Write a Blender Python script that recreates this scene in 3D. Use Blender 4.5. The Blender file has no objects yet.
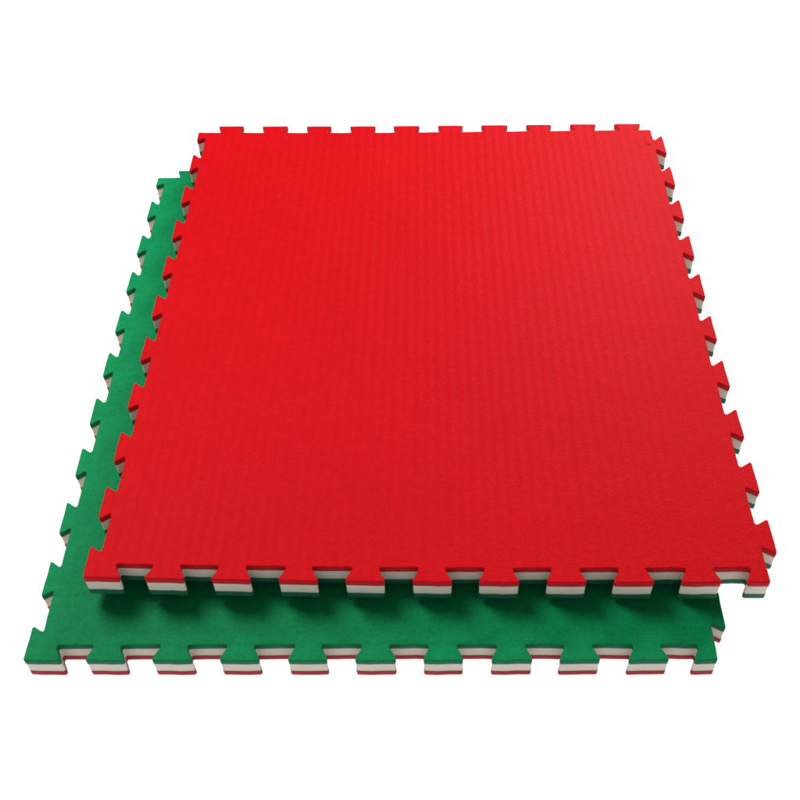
import bpy, bmesh, math, random
random.seed(7)
sc = bpy.context.scene
C = bpy.data.collections.new("scene"); sc.collection.children.link(C)

# ------------------------------------------------------------------ dimensions (metres)
T = 0.0520                    # mat thickness
TL, BL = 0.0125, 0.0150       # thickness of the top and bottom skins
D, WT, WN = 0.0218, 0.0316, 0.0190   # tooth depth, half width at the tip, half width at the neck
WS = 0.0296                   # half width at the tip of the side teeth

# ------------------------------------------------------------------ materials
def nodes(name):
    m = bpy.data.materials.new(name); m.use_nodes = True
    nt = m.node_tree
    return m, nt, nt.nodes, nt.links, nt.nodes["Principled BSDF"]

def math_node(nt, op, a=None, b=None, va=0.0, vb=0.0, clamp=False):
    n = nt.nodes.new("ShaderNodeMath"); n.operation = op; n.use_clamp = clamp
    n.inputs[0].default_value = va; n.inputs[1].default_value = vb
    if a is not None: nt.links.new(a, n.inputs[0])
    if b is not None: nt.links.new(b, n.inputs[1])
    return n.outputs[0]

def noise(nt, vec, scale, detail=2.0, rough=0.5):
    n = nt.nodes.new("ShaderNodeTexNoise")
    n.inputs["Scale"].default_value = scale; n.inputs["Detail"].default_value = detail
    n.inputs["Roughness"].default_value = rough
    nt.links.new(vec, n.inputs["Vector"])
    return n.outputs["Fac"]

def mapped(nt, scale):
    tc = nt.nodes.new("ShaderNodeTexCoord"); mp = nt.nodes.new("ShaderNodeMapping")
    mp.inputs["Scale"].default_value = scale
    nt.links.new(tc.outputs["Object"], mp.inputs["Vector"])
    return mp.outputs["Vector"]

def skin(name, col, axis, sheen_col, vary=0.115):
    """Embossed rice-straw tatami skin: fine ribs along one axis, straw knots, grain."""
    m, nt, N, L, B = nodes(name)
    v = mapped(nt, (1, 1, 1))
    # axis 0: ribs run along y (vary with x); axis 1: ribs run along x
    long_ = mapped(nt, (60, 3.0, 1) if axis == 0 else (3.0, 60, 1))
    knot = mapped(nt, (330, 260, 1) if axis == 0 else (280, 300, 1))
    w = N.new("ShaderNodeTexWave"); w.wave_type = 'BANDS'
    w.bands_direction = 'X' if axis == 0 else 'Y'
    w.inputs["Scale"].default_value = 0.31416 / 0.0046
    w.inputs["Distortion"].default_value = 0.35; w.inputs["Detail"].default_value = 2
    w.inputs["Detail Scale"].default_value = 6.0
    L.new(v, w.inputs["Vector"])
    w2 = N.new("ShaderNodeTexWave"); w2.wave_type = 'BANDS'
    w2.bands_direction = 'X' if axis == 0 else 'Y'
    w2.inputs["Scale"].default_value = 0.31416 / 0.0188
    w2.inputs["Distortion"].default_value = 0.9; w2.inputs["Detail"].default_value = 2
    w2.inputs["Detail Scale"].default_value = 1.2
    L.new(v, w2.inputs["Vector"])
    n1 = noise(nt, long_, 1.0, 3, .6)
    n2 = noise(nt, knot, 1.0, 2, .55)
    n3 = noise(nt, v, 300, 3, .7)
    n4 = noise(nt, v, 2.6, 2, .5)
    n5 = noise(nt, v, 75, 3, .6)
    s = math_node(nt, 'MULTIPLY', n1, vb=.04)
    s = math_node(nt, 'ADD', s, math_node(nt, 'MULTIPLY', n2, vb=.7))
    s = math_node(nt, 'ADD', s, math_node(nt, 'MULTIPLY', n3, vb=1.5))
    s = math_node(nt, 'ADD', s, math_node(nt, 'MULTIPLY', n4, vb=.5))
    s = math_node(nt, 'ADD', s, math_node(nt, 'MULTIPLY', n5, vb=.9))
    s = math_node(nt, 'ADD', s, math_node(nt, 'MULTIPLY', w2.outputs["Fac"], math_node(nt, 'MULTIPLY', n4, vb=.22)))
    s = math_node(nt, 'ADD', s, math_node(nt, 'MULTIPLY', w.outputs["Fac"], vb=.03))
    # centre of the sum ~ 1.71
    k = math_node(nt, 'MULTIPLY', math_node(nt, 'SUBTRACT', s, vb=1.91), vb=vary * 2.4)
    k = math_node(nt, 'ADD', k, vb=1.0)
    mx = N.new("ShaderNodeVectorMath"); mx.operation = 'SCALE'
    mx.inputs[0].default_value = col; L.new(k, mx.inputs["Scale"])
    L.new(mx.outputs[0], B.inputs["Base Color"])
    B.inputs["Roughness"].default_value = 0.52
    B.inputs["Specular IOR Level"].default_value = 0.05
    B.inputs["Sheen Weight"].default_value = 0.0
    B.inputs["Sheen Roughness"].default_value = 0.5
    B.inputs["Sheen Tint"].default_value = (*sheen_col, 1)
    h = math_node(nt, 'ADD', math_node(nt, 'MULTIPLY', w.outputs["Fac"], vb=.15),
                  math_node(nt, 'MULTIPLY', n2, vb=.8))
    h = math_node(nt, 'ADD', h, math_node(nt, 'MULTIPLY', n3, vb=.5))
    h = math_node(nt, 'ADD', h, math_node(nt, 'MULTIPLY', w2.outputs["Fac"], math_node(nt, 'MULTIPLY', n5, vb=1.5 if axis == 0 else .5)))
    bp = N.new("ShaderNodeBump"); bp.inputs["Strength"].default_value = 0.55
    bp.inputs["Distance"].default_value = 0.0009
    L.new(h, bp.inputs["Height"]); L.new(bp.outputs[0], B.inputs["Normal"])
    return m

def foam(name, col):
    """Cut face of closed-cell foam: fine pores and faint saw streaks."""
    m, nt, N, L, B = nodes(name)
    v = mapped(nt, (1, 1, 1)); st = mapped(nt, (40, 40, 160))
    n = noise(nt, v, 620, 3, .6); n2 = noise(nt, st, 1.0, 3, .6); n3 = noise(nt, v, 18, 2, .5)
    s = math_node(nt, 'ADD', math_node(nt, 'MULTIPLY', n, vb=.30), math_node(nt, 'MULTIPLY', n2, vb=.08))
    s = math_node(nt, 'ADD', s, math_node(nt, 'MULTIPLY', n3, vb=.20))
    k = math_node(nt, 'ADD', s, vb=.71)
    mx = N.new("ShaderNodeVectorMath"); mx.operation = 'SCALE'
    mx.inputs[0].default_value = col; L.new(k, mx.inputs["Scale"])
    L.new(mx.outputs[0], B.inputs["Base Color"])
    B.inputs["Roughness"].default_value = 0.85; B.inputs["Specular IOR Level"].default_value = 0.2
    bp = N.new("ShaderNodeBump"); bp.inputs["Strength"].default_value = .5; bp.inputs["Distance"].default_value = .0006
    L.new(math_node(nt, 'ADD', n, n2), bp.inputs["Height"]); L.new(bp.outputs[0], B.inputs["Normal"])
    return m

RED, GREEN, CREAM = (0.500, 0.0016, 0.0052), (0.0032, 0.226, 0.074), (0.575, 0.53, 0.45)
M_red = skin("red_tatami_skin", RED, 0, (1, .5, .5))
M_green = skin("green_tatami_skin", GREEN, 1, (.5, 1, .7), vary=.17)
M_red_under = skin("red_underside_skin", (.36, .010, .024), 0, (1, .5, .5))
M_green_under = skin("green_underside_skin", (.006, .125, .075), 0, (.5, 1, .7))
M_red_cut_shaded = foam("red_shaded_cut_edge", (.40, .006, .012)); M_green_cut_shaded = foam("green_shaded_cut_edge", (.006, .125, .054))  # cut sides coloured darker than the top skins, shade painted in
M_red_under_cut_shaded = foam("red_underside_shaded_cut_edge", (.30, .012, .024)); M_green_under_cut_shaded = foam("green_underside_shaded_cut_edge", (.008, .105, .062))  # underside edges darkened likewise, shade put into the colour
M_core = foam("cream_foam_core", CREAM)

def ground_glow_material():
    """White ground with an added glow so that no contact shadow shows."""
    m, nt, N, L, B = nodes("white_ground_glow")
    v = mapped(nt, (1, 1, 1)); n = noise(nt, v, 1.5, 2, .5)
    e = math_node(nt, 'ADD', math_node(nt, 'MULTIPLY', n, vb=.04), vb=1.0)
    B.inputs["Base Color"].default_value = (.85, .85, .85, 1)
    B.inputs["Roughness"].default_value = .6
    B.inputs["Emission Color"].default_value = (1, 1, 1, 1)
    L.new(e, B.inputs["Emission Strength"])
    return m
M_ground_glow = ground_glow_material()

# ------------------------------------------------------------------ mat outline
def outline():
    """Jigsaw outline, counter-clockwise, as (x, y, fillet radius). Neck square is [0,1]x[0,1]."""
    P = []
    ro, ri, LB = .0030, .0024, .0030
    def tooth(c, place, base=0.0, WT=WT, WN=WN):
        c += random.uniform(-.0006, .0006); WT += random.uniform(-.0005, .0005); WN += random.uniform(-.0005, .0005)
        for s, d, r in ((c - WN, base, ri), (c - WT, D, ro), (c + WT, D, ro), (c + WN, base, ri)):
            P.append((*place(s, d), r))
    # front edge, left to right
    fr = lambda s, d: (s, -d)
    P.append((-D, -D, .0030)); P.append((WT + .004, -D, ro)); P.append((WN + .004, 0, ri))
    for k in range(1, 10): tooth(.1 * k, fr)
    P.append((1 - WN - .004, 0, ri)); P.append((1 - WT - .004, -D, ro)); P.append((1.0, -D, .0030))
    # right edge, bottom to top
    for k in range(10): tooth(.05 + .1 * k, lambda s, d: (1 + d, s), 0, WS + .00040 * k, WN - .0012 - .00038 * k)
    P.append((1, 1, .0022))
    # back edge, right to left
    for k in range(10): tooth(-(.95 - .1 * k), lambda s, d: (-s, 1 + d))
    P.append((-D, 1, .0026)); P.append((-D, 1 - WS, ro)); P.append((-LB, 1 - WN, ri))
    # left edge, top to bottom
    for k in range(9, 0, -1): tooth(-.1 * k, lambda s, d: (-d, -s), LB, WS + .00010 * k, WN - .0008 - .00045 * k)
    P.append((-LB, WN, ri)); P.append((-D, WS, ro))
    return P

def filleted(P, steps=4):
    out, n = [], len(P)
    for i in range(n):
        x, y, r = P[i]; ax, ay, _ = P[i - 1]; bx, by, _ = P[(i + 1) % n]
        ux, uy = ax - x, ay - y; vx, vy = bx - x, by - y
        lu, lv = math.hypot(ux, uy), math.hypot(vx, vy)
        ux, uy, vx, vy = ux / lu, uy / lu, vx / lv, vy / lv
        ang = math.acos(max(-1, min(1, ux * vx + uy * vy)))
        if abs(ang - math.pi) < .02 or r <= 0:
            out.append((x, y)); continue
        t = min(r / math.tan(ang / 2), lu * .45, lv * .45); r = t * math.tan(ang / 2)
        hx, hy = ux + vx, uy + vy; hl = math.hypot(hx, hy)
        cx, cy = x + hx / hl * r / math.sin(ang / 2), y + hy / hl * r / math.sin(ang / 2)
        a0 = math.atan2(y + uy * t - cy, x + ux * t - cx); a1 = math.atan2(y + vy * t - cy, x + vx * t - cx)
        da = (a1 - a0 + math.pi) % (2 * math.pi) - math.pi
        for k in range(steps + 1):
            a = a0 + da * k / steps; out.append((cx + r * math.cos(a), cy + r * math.sin(a)))
    return out

def subdivide(P, step=.02):
    out = []
    for i, (x, y) in enumerate(P):
        bx, by = P[(i + 1) % len(P)]; out.append((x, y))
        n = int(math.hypot(bx - x, by - y) / step)
        for k in range(1, n + 1):
            f = k / (n + 1); out.append((x + (bx - x) * f, y + (by - y) * f))
    return out

def inset(P, d):
    out, n = [], len(P)
    for i, (x, y) in enumerate(P):
        ax, ay = P[i - 1]; bx, by = P[(i + 1) % n]
        n1 = (-(y - ay), x - ax); n2 = (-(by - y), bx - x)
        l1, l2 = math.hypot(*n1) or 1, math.hypot(*n2) or 1
        nx, ny = n1[0] / l1 + n2[0] / l2, n1[1] / l1 + n2[1] / l2
        l = math.hypot(nx, ny) or 1
        k = d / max(.5, l / 2)
        out.append((x + nx / l * k, y + ny / l * k))
    return out

def wobble(P, amp, ph):
    """Hand-cut irregularity of a die-cut foam edge, well under a millimetre."""
    return [(x + amp * (math.sin(71 * y + 37 * x + ph) + .6 * math.sin(193 * y - 151 * x + 2 * ph)),
             y + amp * (math.sin(67 * x - 41 * y + 1.7 * ph) + .6 * math.sin(181 * x + 139 * y + ph))) for x, y in P]

BASE = filleted(outline())

def slab(name, profile, mat, edge, parent, bend, ph, edge_from, edge_to):
    """One layer of a mat. profile: list of (inset, z) from top to bottom."""
    bm = bmesh.new()
    P0 = wobble(subdivide(BASE), .00036, ph)
    loops = []
    for d, z in profile:
        Q = inset(P0, d) if d else P0
        loops.append([bm.verts.new((x, y, z)) for x, y in Q])
    n = len(P0)
    for q, (a, b) in enumerate(zip(loops[:-1], loops[1:])):
        for i in range(n):
            j = (i + 1) % n
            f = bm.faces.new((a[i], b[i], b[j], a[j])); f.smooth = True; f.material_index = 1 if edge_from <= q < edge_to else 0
    def cap(lp, up):
        vs = [bm.verts.new(v.co) for v in lp]
        bm.faces.new(vs if up else vs[::-1])
    cap(loops[0], True); cap(loops[-1], False)
    # subdivide the big caps so that the sheet can follow the bend
    for ax in (0, 1):
        for k in range(1, 20):
            co = [0, 0, 0]; co[ax] = k * .05 + .0003; no = [0, 0, 0]; no[ax] = 1
            caps = [f for f in bm.faces if abs(f.normal.z) > .99 or len(f.verts) > 4]
            bm.normal_update()
            caps = [f for f in bm.faces if abs(f.normal.z) > .995]
            geom = caps + list({e for f in caps for e in f.edges}) + list({v for f in caps for v in f.verts})
            bmesh.ops.bisect_plane(bm, geom=geom, plane_co=co, plane_no=no)
    for v in bm.verts:
        v.co.z += bend(v.co.x, v.co.y)
    me = bpy.data.meshes.new(name); bm.to_mesh(me); bm.free()
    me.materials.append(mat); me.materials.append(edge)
    o = bpy.data.objects.new(name, me); C.objects.link(o); o.parent = parent
    return o

def puzzle_mat(loc, rot, top, top_cut, bottom, bottom_cut, bend, ph, label, names):
    root = bpy.data.objects.new("puzzle_mat", None); C.objects.link(root)
    root.location = loc; root.rotation_euler = (0, 0, rot); root.empty_display_size = .1
    root["label"] = label; root["category"] = "foam mat"
    e = .0021
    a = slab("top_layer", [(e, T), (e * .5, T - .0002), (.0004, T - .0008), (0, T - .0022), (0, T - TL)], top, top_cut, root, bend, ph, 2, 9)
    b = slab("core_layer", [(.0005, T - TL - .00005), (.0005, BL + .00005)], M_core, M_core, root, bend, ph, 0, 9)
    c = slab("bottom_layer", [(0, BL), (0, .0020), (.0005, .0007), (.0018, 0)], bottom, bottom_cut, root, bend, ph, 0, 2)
    a["label"], b["label"], c["label"] = names
    return root

# ground: white sheet, glow added to wash out shadows around the mats
bm = bmesh.new()
bmesh.ops.create_grid(bm, x_segments=1, y_segments=1, size=40.0)
me = bpy.data.meshes.new("ground"); bm.to_mesh(me); bm.free(); me.materials.append(M_ground_glow)
g = bpy.data.objects.new("ground", me); C.objects.link(g); g.location = (.5, 1.5, -.002); g["kind"] = "structure"

def slit(parent, bend):
    # the small knife cut in the back right corner of the upper mat
    bm = bmesh.new()
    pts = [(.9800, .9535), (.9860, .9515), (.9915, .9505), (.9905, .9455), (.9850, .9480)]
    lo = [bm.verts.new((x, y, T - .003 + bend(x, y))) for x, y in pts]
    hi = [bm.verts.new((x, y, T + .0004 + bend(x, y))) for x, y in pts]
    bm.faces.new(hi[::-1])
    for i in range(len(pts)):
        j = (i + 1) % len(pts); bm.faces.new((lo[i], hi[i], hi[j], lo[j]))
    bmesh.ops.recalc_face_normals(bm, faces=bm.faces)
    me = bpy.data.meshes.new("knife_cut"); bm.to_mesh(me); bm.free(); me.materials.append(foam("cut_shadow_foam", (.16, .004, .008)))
    o = bpy.data.objects.new("knife_cut", me); C.objects.link(o); o.parent = parent
    o["label"] = "small dark knife cut near the back right corner"

def curl(x, y):
    # the upper mat curls up a little at its front and left edges and lies flat at the back right
    f = .0259 * (x - .5) ** 2 * (1 - .85 * min(1, max(0, y))) + .0197 * (y - .5) ** 2 - .0142 * (x - .5) - .0136 * (y - .5)
    return .5 * (f + math.sqrt(f * f + .002 ** 2))

puzzle_mat((-.0847, -.0852, 0), .0021, M_green, M_green_cut_shaded, M_red_under, M_red_under_cut_shaded, lambda x, y: 0.0, 1.3,
           "green topped interlocking foam mat with red underside, lying on the white ground",
           ("green textured top layer", "cream foam middle layer", "red bottom layer"))
upper = puzzle_mat((0, 0, T + .0002), 0, M_red, M_red_cut_shaded, M_green_under, M_green_under_cut_shaded,
           curl, 4.1,
           "red topped interlocking foam mat with green underside, stacked on top of the green mat",
           ("red textured top layer", "cream foam middle layer", "green bottom layer"))

slit(upper, curl)

# ------------------------------------------------------------------ lamps
def area(name, loc, target, size, power, col):
    from mathutils import Vector
    l = bpy.data.lights.new(name, 'AREA'); l.shape = 'DISK'; l.size = size; l.energy = power; l.color = col
    o = bpy.data.objects.new(name, l); C.objects.link(o); o.location = loc
    o.rotation_euler = (Vector(target) - Vector(loc)).to_track_quat('-Z', 'Y').to_euler()
area("key_lamp", (-.95, 1.05, 2.6), (.45, .45, 0), 1.15, 69, (1, .985, .96))
area("back_lamp", (1.75, 2.6, 1.9), (.65, .45, 0), 1.5, 92, (.98, .99, 1))

w = bpy.data.worlds.new("World"); sc.world = w; w.use_nodes = True
w.node_tree.nodes["Background"].inputs[0].default_value = (1, 1, 1, 1)
w.node_tree.nodes["Background"].inputs[1].default_value = .22

# ------------------------------------------------------------------ camera
cam = bpy.data.cameras.new("camera"); co = bpy.data.objects.new("camera", cam); C.objects.link(co)
co.location = (0.50658, -0.74274, 1.65282); co.rotation_euler = (0.88337, 0.02413, 0.01117)
cam.sensor_width = 36; cam.lens = 1030.16 / 800 * 36
cam.shift_x = (400 - 406.36) / 800; cam.shift_y = (91.74 - 400) / 800
cam.clip_start = .01; cam.clip_end = 100
sc.camera = co
sc.render.engine = 'CYCLES'
sc.cycles.filter_width = 1.9
sc.view_settings.view_transform = 'Standard'; sc.view_settings.look = 'None'
sc.view_settings.exposure = 0; sc.view_settings.gamma = 1
